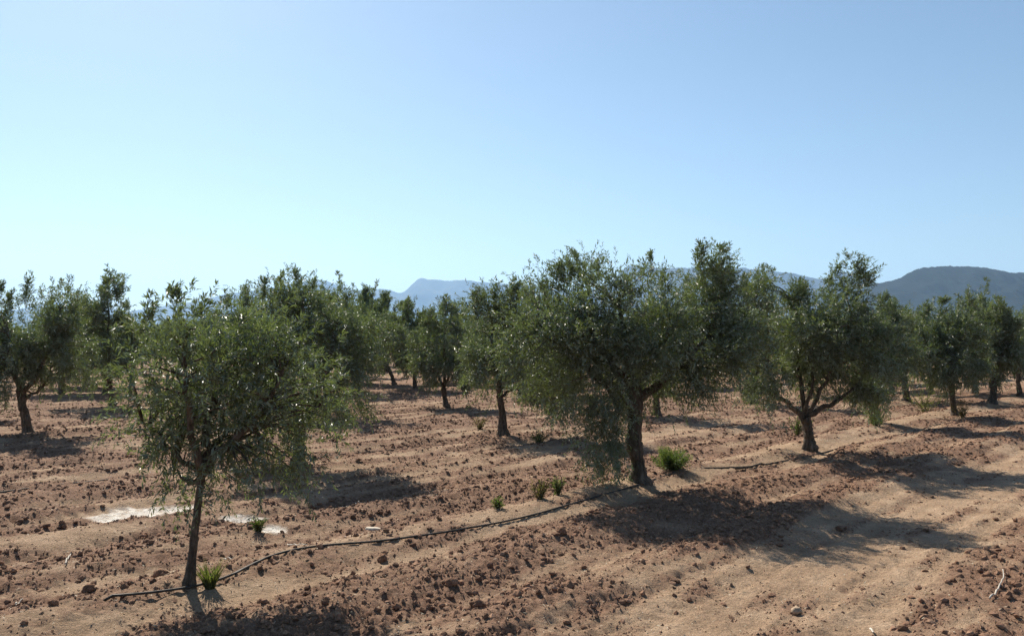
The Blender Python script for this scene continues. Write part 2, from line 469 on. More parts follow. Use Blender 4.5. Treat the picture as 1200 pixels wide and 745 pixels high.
def foliage_mesh(rng, name, lobes, n_shoots, M, ll, lw, Ls=.30, tip=1.0, n_cl=None, plumes=0, tops=()):
    n_cl = n_cl or max(20, n_shoots // 13)
    cc, d, idx, rr = lobe_points(rng, lobes, n_cl)
    cen = np.mean([l[:3] for l in lobes], axis=0)
    ztop = max(l[2] + l[5] for l in lobes); zbot = min(l[2] - l[5] for l in lobes)
    w = (.35 + rng.rand(n_cl)); w /= w.sum()
    ci = rng.choice(n_cl, n_shoots, p=w)
    sg = .07 + .10 * rng.rand(n_cl)
    P = cc[ci] + rng.randn(n_shoots, 3) * sg[ci][:, None]
    out = unit(P - cen); h = np.clip((P[:, 2] - zbot) / (ztop - zbot), 0, 1)
    up = np.zeros_like(P); up[:, 2] = -.45 + 1.7 * h
    cd = unit(rng.randn(n_cl, 3))
    D = unit(.55 * d[ci] + .45 * out + up * .8 + .5 * rng.randn(n_shoots, 3) + .35 * cd[ci])
    L = Ls * (.55 + .8 * rng.rand(n_shoots)) * (1 + tip * .55 * h ** 3)
    P = P - D * (L * .5)[:, None]
    if plumes:
        # upright wispy shoots above the crown
        k = rng.choice(n_cl, plumes, p=np.clip(cc[:, 2] - (zbot + .62 * (ztop - zbot)), 0, None) ** 1.2 / (np.clip(cc[:, 2] - (zbot + .62 * (ztop - zbot)), 0, None) ** 1.2).sum())
        PP = cc[k]; lean = rng.randn(plumes, 3) * .22; lean[:, 2] = 1; lean[:, 0] += .12
        lean = unit(lean)
        for s in range(9):
            a = PP + lean * (.02 + .055 * s) + rng.randn(plumes, 3) * .03
            dd = unit(lean + rng.randn(plumes, 3) * .38)
            P = np.concatenate([P, a]); D = np.concatenate([D, dd]); L = np.concatenate([L, Ls * (.62 - .035 * s) * (.6 + .6 * rng.rand(plumes))])
    for (tx, ty, tz, th) in tops:
        # a tall leafy leader with side shoots, thinning towards its tip
        lean = unit(np.array([rng.uniform(-.1, .28), rng.uniform(-.15, .15), 1.0])); bend = rng.randn(3) * .12; bend[2] = 0
        for b in range(3):
            off = rng.randn(3) * .07 * th; off[2] = -abs(off[2]) * 2.5; sc = 1 - .22 * b
            n = int(6 * min(th, .8) / .5) + 4; u = np.sort(rng.rand(n)) ** .9
            tip_ = np.array([tx, ty, tz]) + off
            st = tip_ - lean * th * sc
            C = st + (tip_ - st) * u[:, None] + bend * (u * (1 - u) * th)[:, None] + rng.randn(n, 3) * .035 * th * (1.3 - u)[:, None]
            P = np.concatenate([P, C]); D = np.concatenate([D, unit(lean + rng.randn(n, 3) * (.75 - .45 * u)[:, None] + [0, 0, .15])])
            L = np.concatenate([L, Ls * (1.05 - .35 * u) * (.6 + .6 * rng.rand(n))])
    V, q, t = leaves(rng, P, D, L, M, ll, lw)
    return mesh_np(name, V, q, 3, {"tint": t}, False), cc, idx

def make_tree(name, seed, base, label, group, lobes, trunk, limbs, shoots, M, ll, lw, Ls=.3, tip=1.0, plumes=0, twig_n=120, sides=14, tops=()):
    """lobes: (x,y,z,rx,ry,rz); trunk: (x,y,z,r); limbs: list of (start index on trunk, target lobe, r0, bend)"""
    rng = np.random.RandomState(seed)
    root = thing(name, base, label, "olive tree", group)
    tp = np.array(trunk, float)
    # densify the trunk
    n = 22
    s = np.linspace(0, len(tp) - 1, n)
    path = np.stack([np.interp(s, np.arange(len(tp)), tp[:, k]) for k in range(4)], 1)
    for _ in range(2):
        path[1:-1, :3] = (path[:-2, :3] + 2 * path[1:-1, :3] + path[2:, :3]) / 4
    jit = rng.randn(n, 2) * .05 * tp[0, 3]; jit[0] = 0
    path[:, :2] += jit
    g = Geo()
    flare = .76 + .40 * np.exp(-(path[:, 2] - path[0, 2] - .03).clip(0) / .07)
    path[0, 2] -= .0
    pts = np.concatenate([[path[0, :3] - [0, 0, .15]], path[:, :3]]); rad = np.concatenate([[path[0, 3] * 1.25], path[:, 3] * flare])
    g.tube(pts, rad, sides, rng, .17)
    tr = link("trunk", g.mesh("trunk"), M_BARK, root)
    limb_pts = []
    for (ti, target, r0, bend) in limbs:
        st = path[min(int(ti * (n - 1)), n - 1), :3]
        c = np.array(lobes[target][:3]); en = c + np.array([0, 0, .1])
        mid = (st + en) / 2 + np.array(bend)
        pp = bez(st, mid, en, 12); pp[1:-1] += rng.randn(10, 3) * .018
        g = Geo(); g.tube(pp, np.linspace(r0, r0 * .28, 12), 9, rng, .09)
        link("limb", g.mesh("limb"), M_BARK, tr)
        limb_pts.append(pp)
    me, cc, idx = foliage_mesh(rng, "crown", lobes, shoots, M, ll, lw, Ls, tip, plumes=plumes, tops=tops)
    link("crown", me, M_LEAF, root, kind="stuff")
    # thin branchwork from the limbs into the clusters
    if twig_n:
        allp = np.concatenate([p[3:] for p in limb_pts]) if limb_pts else path[-3:, :3]
        g = Geo()
        for k in rng.permutation(len(cc))[:twig_n]:
            e = cc[k]
            dd = np.linalg.norm((allp - e) * [1, 1, .8] + np.array([0, 0, .0]), axis=1) + .5 * np.clip(allp[:, 2] - e[2] + .1, 0, None)
            st = allp[np.argmin(dd)]
            L = np.linalg.norm(e - st)
            if L < .08: continue
            mid = (st + e) / 2 + rng.randn(3) * .08 * L + np.array([0, 0, .12 * L])
            g.tube(bez(st, mid, e, 6), np.linspace(.007 + .009 * L, .003, 6), 5, cap=False)
        if g.n: link("branchwork", g.mesh("branchwork"), M_BARK, tr, kind="stuff")
    return root

def near_tree(name, seed, bpx, bpy_, label, lobes_px, trunk_px, limbs, dens=1.0, Ls=.3, plumes=0, depth=.75, tip=1.0, group="olive trees of the grove", twig_n=130, tops=()):
    x, y = fl(bpx, bpy_)
    m = y / F                                   # metres per pixel at the tree
    lobes = []
    rng = np.random.RandomState(seed + 500)
    for L in lobes_px:
        px, py, rx, ry = L[:4]
        dy = L[4] if len(L) > 4 else rng.uniform(-.55, .55) * depth
        rd = L[5] if len(L) > 5 else (rx + ry) / 2 * m
        mm = (y + dy) / F
        zz = CAM_H + (400 - py) * mm - gz(x, y)
        lobes.append(((px - 600) * mm - x, dy, zz - .03, max(rx * m - .04, rx * m * .8), rd, max(ry * m - .07, ry * m * .72)))
    trunk = [((px - bpx) * m, dd, (bpy_ - py) * m, w * m / 2) for px, py, w, dd in trunk_px]
    trunk = [(a, b, c, w * .80) for a, b, c, w in trunk]
    sc = max(1.0, y / 13.0) ** .8 * (.86 if y < 9 else 1.0)
    vol = sum(l[3] * l[4] * l[5] for l in lobes)
    shoots = int(dens * 3300 * vol ** .8 / sc ** 1.6)
    return make_tree(name, seed, (x, y, gz(x, y)), label, group, lobes, trunk, limbs, shoots, 16, .068 * sc, .0165 * sc, Ls * sc ** .35, tip, plumes, twig_n,
                     tops=[((px - bpx) * m - .04, rng.uniform(-.3, .3), (bpy_ - py) * m - .10, h * m) for px, py, h in tops])

TREES = []
def nt_(*a, **k):
    TREES.append(near_tree(*a, **k))

# row nearest the camera
nt_("olive_tree", 1, 225, 700, "small young olive tree with a thin dark trunk, nearest the camera, hose at its foot",
    [(180, 435, 46, 62), (168, 505, 34, 44), (160, 560, 26, 26), (215, 385, 42, 40), (265, 395, 45, 42), (255, 455, 62, 55, .0), (245, 510, 60, 45), (310, 400, 48, 45), (330, 450, 52, 55),
     (375, 455, 40, 45), (335, 505, 48, 38), (285, 550, 42, 26), (205, 560, 38, 24), (300, 470, 60, 55, .35), (215, 450, 50, 55, .4), (255, 430, 50, 45, -.4), (345, 540, 26, 20)],
    [(221, 700, 17, 0), (224, 672, 15, 0), (229, 625, 15, 0), (233, 590, 15, 0), (235, 570, 15, 0)],
    [(1, 5, .045, (-.03, 0, -.02)), (1, 8, .042, (.0, .05, -.12)), (1, 1, .026, (-.05, .1, 0)), (.95, 12, .018, (.02, -.1, -.05)), (1, 3, .032, (-.05, -.1, 0))], dens=1.05, Ls=.22, tip=.3, tops=[(205, 338, 60), (172, 350, 45), (240, 352, 40), (150, 372, 40), (290, 362, 35)], plumes=0, depth=.9)
nt_("olive_tree", 2, 750, 572, "large olive tree with a thick knobbly trunk beside the round green shrub",
    [(625, 385, 38, 48), (655, 345, 36, 38), (685, 320, 28, 26), (690, 390, 50, 50), (725, 355, 48, 42), (760, 330, 34, 26), (790, 380, 52, 52), (838, 318, 28, 34), (842, 375, 40, 50),
     (855, 425, 36, 36), (805, 435, 48, 34), (690, 445, 50, 46), (705, 505, 32, 40, -.35), (650, 440, 38, 38), (745, 415, 60, 40, -.4), (745, 440, 55, 40, .5), (715, 540, 16, 22, -.4), (703, 505, 24, 40, -.35), (830, 410, 45, 45, .1), (868, 395, 34, 44, .2), (840, 352, 34, 40, 0), (660, 410, 40, 44, .1), (718, 470, 30, 26, -.4), (600, 420, 26, 40), (770, 385, 45, 45, -.6)],
    [(749, 572, 31, 0), (748, 558, 27, 0), (747, 545, 28, 0), (743, 528, 35, 0), (744, 515, 29, 0), (746, 500, 27, 0), (745, 478, 27, 0), (743, 462, 28, 0)],
    [(1, 3, .075, (-.15, 0, .05)), (1, 4, .07, (0, .1, 0)), (1, 6, .058, (.12, 0, .05)), (.9, 8, .065, (.25, -.1, 0)), (.85, 11, .045, (-.1, -.25, 0)), (.95, 0, .05, (-.2, .2, 0))], tops=[(678, 294, 60), (662, 308, 45), (705, 300, 40), (760, 302, 50), (838, 280, 70), (850, 290, 55), (822, 292, 50), (786, 318, 40), (625, 330, 40), (860, 318, 40)], plumes=0, depth=1.1)
nt_("olive_tree", 3, 948, 530, "broad olive tree on a short trunk forking low into three spreading limbs",
    [(888, 345, 28, 32), (878, 395, 30, 42), (900, 440, 32, 36), (935, 360, 34, 34), (955, 405, 42, 42), (1002, 322, 18, 26), (1000, 375, 40, 42), (1028, 405, 26, 44), (1010, 445, 32, 28),
     (940, 450, 30, 20), (900, 465, 24, 20, -.3), (960, 430, 40, 30, .6), (960, 390, 40, 40, -.6), (1020, 455, 22, 26, .2)],
    [(949, 530, 20, 0), (948, 515, 18, 0), (946, 500, 20, 0), (944, 490, 24, 0)],
    [(1, 2, .056, (-.2, 0, -.12)), (1, 3, .050, (-.1, .1, .1)), (1, 8, .058, (.15, 0, -.12)), (.95, 6, .045, (.1, .15, 0)), (1, 4, .042, (0, -.2, 0))], tops=[(1000, 294, 60), (1012, 302, 45), (988, 310, 40), (910, 308, 50), (890, 318, 40), (945, 330, 40), (968, 325, 40), (875, 325, 40)], plumes=0, depth=1.1)
nt_("olive_tree", 4, 1032, 499, "olive tree half hidden behind the right side of the tree with the low fork",
    [(1042, 385, 24, 32), (1048, 425, 22, 36), (1025, 440, 26, 34), (1020, 475, 16, 22), (1035, 400, 28, 38), (1010, 400, 30, 40)],
    [(1028, 499, 14, 0), (1024, 485, 13, 0), (1024, 470, 14, 0)], [(1, 1, .05, (.1, 0, 0)), (1, 2, .05, (-.1, 0, 0)), (1, 4, .05, (0, 0, .1))], tops=[(1042, 345, 30), (1055, 360, 25)], plumes=0, depth=1.0, twig_n=60)
nt_("olive_tree", 5, 1121, 489, "olive tree with a leaning trunk and leafy sprouts at its foot, near the right edge",
    [(1082, 395, 22, 30), (1112, 378, 26, 24), (1125, 400, 30, 32), (1098, 425, 30, 26), (1138, 425, 22, 24), (1070, 420, 18, 24), (1110, 440, 26, 16)],
    [(1119, 489, 12, 0), (1117, 472, 10, 0), (1115, 455, 11, 0), (1114, 445, 11, 0)], [(1, 0, .05, (-.1, 0, 0)), (1, 2, .05, (.1, 0, 0)), (1, 1, .045, (0, .1, 0)), (1, 4, .04, (.1, 0, 0))], tops=[(1135, 348, 30), (1095, 358, 25), (1112, 352, 25)], plumes=0, depth=1.0, twig_n=60)
nt_("olive_tree", 6, 1165, 476, "olive tree with a shaggy upright trunk between two others at the right edge",
    [(1148, 385, 20, 26), (1168, 375, 22, 22), (1180, 400, 22, 28), (1160, 418, 28, 24), (1150, 440, 20, 14), (1185, 425, 18, 20)],
    [(1163, 476, 13, 0), (1164, 462, 12, 0), (1165, 445, 13, 0)], [(1, 0, .05, (-.1, 0, 0)), (1, 2, .05, (.1, 0, 0)), (1, 3, .04, (0, -.1, 0))], tops=[(1168, 350, 25), (1150, 356, 25), (1182, 362, 22)], plumes=0, depth=1.0, twig_n=50)
nt_("olive_tree", 7, 1197, 467, "olive tree cut off by the right edge of the picture, its slim trunk in view",
    [(1195, 398, 18, 24), (1215, 395, 24, 26), (1200, 425, 22, 20), (1230, 415, 20, 26)],
    [(1196, 467, 9, 0), (1193, 452, 8, 0), (1194, 438, 9, 0)], [(1, 0, .045, (0, 0, .05)), (1, 1, .045, (.1, 0, 0)), (1, 3, .04, (.1, 0, 0))], plumes=0, depth=1.0, twig_n=40)
# second row
nt_("olive_tree", 8, 352, 549, "tall olive tree behind the small young tree, its shadow falling right",
    [(290, 375, 40, 38), (330, 345, 36, 30), (355, 365, 40, 40), (395, 385, 34, 42), (345, 415, 50, 50), (405, 430, 28, 42), (385, 465, 36, 32), (418, 400, 34, 40), (420, 445, 30, 34), (300, 430, 45, 45), (330, 475, 45, 30), (412, 470, 20, 24)],
    [(350, 549, 20, 0), (350, 525, 18, 0), (352, 505, 19, 0), (354, 490, 20, 0)],
    [(1, 0, .06, (-.1, 0, 0)), (1, 2, .07, (0, 0, .1)), (1, 3, .06, (.15, 0, 0)), (1, 6, .05, (.1, 0, 0)), (1, 7, .05, (-.1, 0, 0))], tops=[(345, 310, 60), (325, 318, 45), (290, 332, 45), (310, 328, 40), (365, 325, 40), (400, 338, 40), (270, 340, 40)], plumes=0, depth=1.1, dens=.9)
nt_("olive_tree", 9, 588, 511, "olive tree with a bare dark trunk just left of the large knobbly one",
    [(574, 370, 32, 38), (562, 415, 26, 38), (585, 440, 26, 24), (605, 355, 26, 26), (598, 410, 32, 36), (640, 385, 34, 42), (630, 440, 36, 36), (655, 455, 26, 34), (556, 445, 12, 18), (665, 405, 25, 40)],
    [(590, 511, 17, 0), (589, 490, 14, 0), (586, 470, 13, 0), (585, 455, 14, 0)],
    [(1, 0, .055, (-.05, 0, 0)), (1, 3, .05, (.05, .1, 0)), (1, 4, .06, (.15, 0, 0)), (.8, 6, .035, (.15, 0, 0))], tops=[(580, 322, 45), (605, 320, 40), (560, 338, 40), (640, 328, 40)], plumes=0, depth=1.1)
nt_("olive_tree", 10, 770, 488, "olive tree hidden behind the large knobbly tree, showing its low leaves and shadow",
    [(740, 400, 38, 36), (770, 375, 40, 34), (805, 400, 36, 36), (770, 425, 45, 28), (800, 345, 26, 22)],
    [(770, 488, 14, 0), (769, 470, 13, 0), (769, 450, 14, 0)], [(1, 0, .05, (-.1, 0, 0)), (1, 1, .05, (0, 0, .1)), (1, 2, .05, (.1, 0, 0))], plumes=0, dens=.42, depth=1.0, twig_n=40)
nt_("olive_tree", 11, 884, 474, "olive tree standing behind the broad low-forked tree, its trunk among the leaves",
    [(860, 395, 30, 32), (885, 375, 30, 30), (910, 395, 30, 32), (885, 415, 36, 26), (870, 450, 20, 14)],
    [(884, 474, 12, 0), (883, 460, 11, 0), (883, 445, 12, 0)], [(1, 0, .05, (-.1, 0, 0)), (1, 1, .05, (0, 0, .1)), (1, 2, .05, (.1, 0, 0))], plumes=0, dens=.42, depth=1.0, twig_n=40)
# third row and beyond
nt_("olive_tree", 12, 32, 510, "large olive tree with a thick leaning trunk at the left edge",
    [(8, 395, 40, 42), (-25, 410, 35, 40), (14, 350, 14, 22), (40, 400, 34, 38), (70, 365, 26, 36), (75, 405, 34, 38), (92, 432, 22, 30), (60, 435, 30, 22), (5, 440, 34, 26), (-10, 365, 20, 25), (20, 420, 34, 30), (5, 468, 14, 26, -.6)],
    [(34, 510, 18, 0), (30, 490, 17, 0), (26, 472, 16, 0), (23, 455, 17, 0)],
    [(1, 0, .06, (-.1, 0, 0)), (1, 3, .06, (.05, 0, 0)), (.9, 4, .06, (.3, 0, -.2)), (.8, 7, .04, (.2, 0, -.15))], tops=[(28, 318, 50), (72, 318, 55), (8, 328, 40), (85, 335, 35), (15, 335, 35)], dens=.65, plumes=0, depth=1.2)
nt_("olive_tree", 13, 131, 477, "tall slim olive tree with a wispy pointed top, left of the small young tree",
    [(126, 340, 16, 26), (112, 370, 30, 32), (138, 385, 30, 36), (104, 410, 32, 34), (160, 410, 24, 34), (135, 420, 22, 28), (122, 440, 20, 16)],
    [(132, 477, 11, 0), (129, 462, 9, 0), (128, 450, 10, 0)], [(1, 0, .05, (-.05, 0, .1)), (1, 3, .045, (-.1, 0, 0)), (1, 4, .045, (.1, 0, 0))], tops=[(130, 312, 55), (122, 322, 40), (140, 325, 40)], dens=.48, plumes=0, depth=1.0, twig_n=60)
nt_("olive_tree", 14, 523, 477, "narrow cone-shaped olive tree in the gap left of centre below the hazy peak",
    [(522, 372, 24, 26), (506, 400, 28, 32), (538, 405, 28, 36), (520, 435, 30, 22), (545, 435, 18, 24), (498, 425, 14, 26)],
    [(523, 477, 11, 0), (521, 466, 9, 0), (520, 455, 10, 0)], [(1, 0, .05, (0, 0, .1)), (1, 1, .045, (-.1, 0, 0)), (1, 2, .045, (.1, 0, 0))], tops=[(522, 345, 30), (535, 358, 30), (508, 360, 28)], dens=.65, plumes=0, depth=1.0, twig_n=60)
nt_("olive_tree", 15, 487, 458, "middle-distance olive tree just left of the narrow cone-shaped one",
    [(478, 378, 28, 26), (502, 395, 24, 28), (462, 405, 28, 28), (488, 420, 26, 18)],
    [(487, 458, 8, 0), (486, 448, 7, 0), (486, 438, 8, 0)], [(1, 0, .05, (0, 0, .1)), (1, 1, .045, (.1, 0, 0)), (1, 2, .045, (-.1, 0, 0))], tops=[(478, 352, 28), (497, 362, 25)], dens=.65, plumes=0, depth=1.1, twig_n=40)
nt_("olive_tree", 16, 461, 451, "tall olive tree with wispy top shoots in the far left of the open gap",
    [(438, 356, 22, 24), (454, 375, 28, 28), (424, 385, 28, 32), (408, 400, 22, 30), (462, 400, 20, 24), (440, 415, 26, 20)],
    [(462, 451, 7, 0), (460, 443, 6, 0), (455, 432, 7, 0)], [(1, 0, .05, (-.1, 0, .1)), (1, 1, .045, (0, 0, 0)), (1, 3, .045, (.1, 0, 0))], tops=[(438, 328, 40), (428, 335, 35), (452, 342, 35)], dens=.65, plumes=0, depth=1.1, twig_n=40)

# generic trees deeper in the grove: three kinds, copied
def generic_tree(seed, T, R, label, wisp):
    rng = np.random.RandomState(seed)
    lobes = [(0, 0, T * .62, R * .6, R * .6, T * .22)]
    for k in range(7):
        a = k * 2.4 + rng.rand(); r = R * rng.uniform(.4, .62)
        lobes.append((r * math.cos(a), r * math.sin(a), T * rng.uniform(.42, .68), R * rng.uniform(.34, .5), R * rng.uniform(.34, .5), T * rng.uniform(.12, .18)))
    for k in range(3):
        a = rng.rand() * 6.28; r = R * rng.uniform(.1, .4)
        lobes.append((r * math.cos(a), r * math.sin(a), T * rng.uniform(.78, .86), R * .26, R * .26, T * .11))
    tz = T * .32
    trunk = [(0, 0, 0, .12), (.03, 0, tz * .4, .10), (rng.uniform(-.1, .1), rng.uniform(-.1, .1), tz, .10)]
    t = make_tree("olive_tree", seed, (0, 0, 0), label, "olive trees of the grove", lobes, trunk, [(1, 1, .06, (0, 0, .1)), (1, 3, .06, (0, 0, .1)), (1, 5, .06, (0, 0, .1))],
                  1700, 12, .115, .028, .40, 1.0, wisp, 24, 8)
    return t
GEN = [generic_tree(101, 3.3, 1.9, "", 4), generic_tree(102, 3.5, 1.8, "", 5), generic_tree(103, 3.1, 2.0, "", 3)]
def copy_tree(src, loc, rz, sc, label, group):
    r = src.copy(); COL.objects.link(r); r.location = loc; r.rotation_euler = (0, 0, rz); r.scale = (sc, sc, sc)
    r["label"] = label; r["group"] = group
    for ch in src.children:
        c = ch.copy(); COL.objects.link(c); c.parent = r
        for g in ch.children:
            d = g.copy(); COL.objects.link(d); d.parent = c
    return r
rg = np.random.RandomState(78)
placed = [t.location.xy.copy() for t in TREES]
FAR_LABEL = "distant olive tree deep in the rows of the grove, seen small between nearer crowns"
MID_LABEL = "olive tree of the middle rows, partly hidden behind the nearer crowns"
first = [True, True, True]
far_spots = []
for ti in range(1, 40):
    t = 6.4 * ti - .0
    for si in range(-24, 40):
        s = 4.9 * si + 3.1 + (ti % 2) * 2.2
        x, y = s * U[0] + t * N_[0] + rg.uniform(-.4, .4), s * U[1] + t * N_[1] + rg.uniform(-.4, .4)
        if y < 20: continue
        px = 600 + x / y * F
        if px < -60 or px > 1260: continue
        if min((Vector((x, y)) - p).length for p in placed) < 3.5: continue
        if y > 240: continue
        far_spots.append((y, x))
for px, py in ((418, 462), (508, 449), (556, 452), (640, 455), (1062, 470), (1092, 461), (1142, 461), (72, 462), (100, 453), (405, 449), (535, 446)):
    x, y = fl(px, py); far_spots.append((y, x))
far_spots.sort()
SHORT = ["the small young tree", "the large knobbly trunk", "the low-forked tree", None, "the trunk with sprouts", "the shaggy trunk", None,
         None, "the bare dark trunk", None, None, "the thick leaning trunk", "the slim wispy tree",
         "the narrow cone-shaped tree", None, "the tall tree in the open gap"]
REF = [(600 + t.location.x / t.location.y * F, nm) for t, nm in zip(TREES, SHORT) if nm]
used = {}
for i, (y, x) in enumerate(far_spots):
    if y > 72: break
    k = rg.randint(3); sc = rg.uniform(.92, 1.18); rz = rg.uniform(0, 6.28)
    loc = (x, y, gz(x, y)); lab = FAR_LABEL; grp = "distant olive trees of the grove"
    if y < 46:
        px = 600 + x / y * F
        rp, nm = min(REF, key=lambda q: abs(q[0] - px))
        side = "left" if px < rp else "right"
        n = used.get((nm, side), 0); used[(nm, side)] = n + 1
        grp = "olive trees of the middle rows"
        lab = ("partly hidden olive tree", "second, deeper olive tree", "third olive tree", "deepest olive tree", "far olive tree", "farther olive tree", "farthest olive tree")[min(n, 6)] + " behind and just " + side + " of " + nm
    if first[k]:
        g = GEN[k]; g.location = loc; g.rotation_euler.z = rz; g["label"] = lab; g["group"] = grp; first[k] = False
    else:
        copy_tree(GEN[k], loc, rz, sc, lab, grp)
# beyond that the rows read as one mass of small crowns
Vs, qs, ts = [], [], []; off = 0
gd = Geo()
for (y, x) in far_spots:
    if y <= 72: continue
    n = 9
    d = unit(rg.randn(n, 3)); P = np.array([x, y, 2.0 + rg.uniform(-.2, .3)]) + d * (rg.rand(n, 1) ** .4) * [1.45, 1.45, 1.15]
    V, q, t = leaves(rg, P, unit(d + rg.randn(n, 3) * .6 + [0, 0, .3]), .8, 5, .55, .22)
    Vs.append(V); qs.append(q + off); ts.append(t); off += len(V)
if Vs:
    o = link("distant_grove", mesh_np("distant_grove", np.concatenate(Vs), np.concatenate(qs), 3, {"tint": np.concatenate(ts)}), M_LEAF, kind="stuff")
    o["label"] = "far mass of olive crowns at the end of the plain"

# ------------------------------------------------------------------ soil clods
def ico(level):
    t = (1 + 5 ** .5) / 2
    V = [(-1, t, 0), (1, t, 0), (-1, -t, 0), (1, -t, 0), (0, -1, t), (0, 1, t), (0, -1, -t), (0, 1, -t), (t, 0, -1), (t, 0, 1), (-t, 0, -1), (-t, 0, 1)]
    Fc = [(0, 11, 5), (0, 5, 1), (0, 1, 7), (0, 7, 10), (0, 10, 11), (1, 5, 9), (5, 11, 4), (11, 10, 2), (10, 7, 6), (7, 1, 8), (3, 9, 4), (3, 4, 2), (3, 2, 6), (3, 6, 8), (3, 8, 9), (4, 9, 5), (2, 4, 11), (6, 2, 10), (8, 6, 7), (9, 8, 1)]
    V = [tuple(np.array(v) / np.linalg.norm(v)) for v in V]
    for _ in range(level):
        mid = {}; nf = []
        def m(a, b):
            k = (min(a, b), max(a, b))
            if k not in mid:
                p = np.array(V[a]) + np.array(V[b]); V.append(tuple(p / np.linalg.norm(p))); mid[k] = len(V) - 1
            return mid[k]
        for a, b, c in Fc:
            ab, bc, ca = m(a, b), m(b, c), m(c, a)
            nf += [(a, ab, ca), (b, bc, ab), (c, ca, bc), (ab, bc, ca)]
        Fc = nf
    return np.array(V), np.array(Fc)

def clod_field():
    rng = np.random.RandomState(5)
    n = 640000
    # density falls with distance from the place the photo was taken
    d = 4.6 * (34 / 4.6) ** (rng.rand(n) ** .93)
    a = np.radians(rng.uniform(-38, 38, n))
    x, y = d * np.sin(a), d * np.cos(a)
    c = tilth(x, y)
    cl = .5 + .8 * fbm(x / .55, y / .55, 2, 71)
    keep = rng.rand(n) < np.clip(c ** 2.0 * cl * 1.15 + .05, 0, 1) * np.clip(.30 + d * .018, 0, .75)
    keep &= salt(x, y) < .25
    x, y, d, c = x[keep], y[keep], d[keep], c[keep]
    r = np.exp(rng.randn(len(x)) * .58) * .0082 * (.6 + .7 * c) * (1 + .04 * np.clip(d - 7, 0, 18))
    r = np.clip(r, .004, .033)
    big = r > .028
    V0, F0 = ico(0)
    OV = np.array([(1.1, 0, -.5), (-1, 0, -.5), (0, 1.2, -.5), (0, -1, -.5), (.3, .2, .9)], float)
    OF = np.array([(0, 2, 4), (2, 1, 4), (1, 3, 4), (3, 0, 4)])
    Vs, qs, tt = [], [], []; off = 0
    z = ground_z(x, y)
    for sel, BV, BF in ((big, V0, F0), (~big, OV, OF)):
        k = sel.sum()
        th = rng.rand(k) * 6.28
        sc = r[sel][:, None, None] * (np.array([1, .85, .62]) * (.75 + .5 * rng.rand(k, 1, 3)))
        v = BV[None] * (1 + .42 * (rng.rand(k, len(BV), 1) - .5)) + .12 * rng.randn(k, len(BV), 3)
        v = v * sc
        cx, sx = np.cos(th)[:, None], np.sin(th)[:, None]
        vx = v[..., 0] * cx - v[..., 1] * sx; vy = v[..., 0] * sx + v[..., 1] * cx
        P = np.stack([vx + x[sel][:, None], vy + y[sel][:, None], v[..., 2] + (z[sel] + r[sel] * .16)[:, None]], -1)
        f = BF[None] + (np.arange(k) * len(BV))[:, None, None] + off
        Vs.append(P.reshape(-1, 3)); qs.append(f.reshape(-1)); off += k * len(BV)
        tt.append(np.repeat(rng.rand(k), len(BV)))
    me = mesh_np("soil_crumbs", np.concatenate(Vs), np.concatenate(qs), 3, {"tint": np.concatenate(tt)}, False)
    print("CLODS", len(x))
    link("soil_crumbs", me, M_CLOD, kind="stuff")
clod_field()

CV, CF = ico(2)
def clod(px, py, wpx, label, seed, group=None, m=None, flat=.75):
    rng = np.random.RandomState(seed)
    x, y = fl(px, py)
    r = wpx / 2 * y / F
    off = rng.rand(3) * 50
    n = fbm(CV[:, 0] * 1.3 + off[0] + CV[:, 2] * .7, CV[:, 1] * 1.3 + off[1] - CV[:, 2] * .6, 3, seed % 40)
    n2 = fbm(CV[:, 0] * 3 + off[2], CV[:, 2] * 3 + CV[:, 1] * 2, 3, seed % 37 + 3)
    v = CV * (1 + .6 * n + .45 * n2)[:, None] * r * np.array([1, .85, flat])
    me = mesh_np("soil_clod", v, CF.reshape(-1), 3, {"tint": np.full(len(CV), rng.uniform(.1, .9))}, True)
    o = link("soil_clod", me, m or M_CLOD, None, (x, y, gz(x, y) + r * .35))
    o.rotation_euler.z = rng.rand() * 6
    return tag(o, label, "clod", group)
clod(104, 707, 15, "round reddish-brown clod at lower left, just left of the hose end", 301)
clod(188, 684, 16, "dark clod on the sand left of the young tree's foot", 302)
clod(151, 697, 14, "brown clod between the hose end and the young tree", 303)
clod(1159, 683, 15, "dark round clod beside the curved white twig", 304)
clod(560, 712, 16, "biggest clod in the cloddy band at bottom centre", 305)
clod(667, 694, 14, "clod at the right tip of the cloddy band, bottom centre", 306)
clod(607, 702, 14, "clod between the two largest ones in the bottom centre band", 307)
clod(530, 690, 14, "brown clod in front of the hose, left part of the cloddy band", 308)
clod(658, 633, 13, "clod just below the hose, left of the large tree's shadow", 309)
clod(448, 659, 13, "pale topped clod lying just in front of the hose", 310)
clod(62, 727, 12, "small clod in the very bottom left corner of the field", 311)
rc = np.random.RandomState(9)
cnt = 0
while cnt < 70:
    px, py = rc.uniform(10, 1190), rc.uniform(610, 742)
    x, y = fl(px, py)
    c = tilth(np.array([x]), np.array([y]))[0]; t = x * N_[0] + y * N_[1]
    if c < .6: continue
    cnt += 1
    if t < 2.3: lab, grp = "small brown clod on the crumbly soil in the bottom right corner", "small clods at the bottom right"
    elif t < 6.3: lab, grp = "small brown clod in the tilled band between hose and smooth sand", "small clods in front of the hose"
    else: lab, grp = "small brown clod on the tilled soil behind the hose", "small clods behind the hose"
    clod(px, py, rc.uniform(6, 9), lab, 400 + cnt, grp)

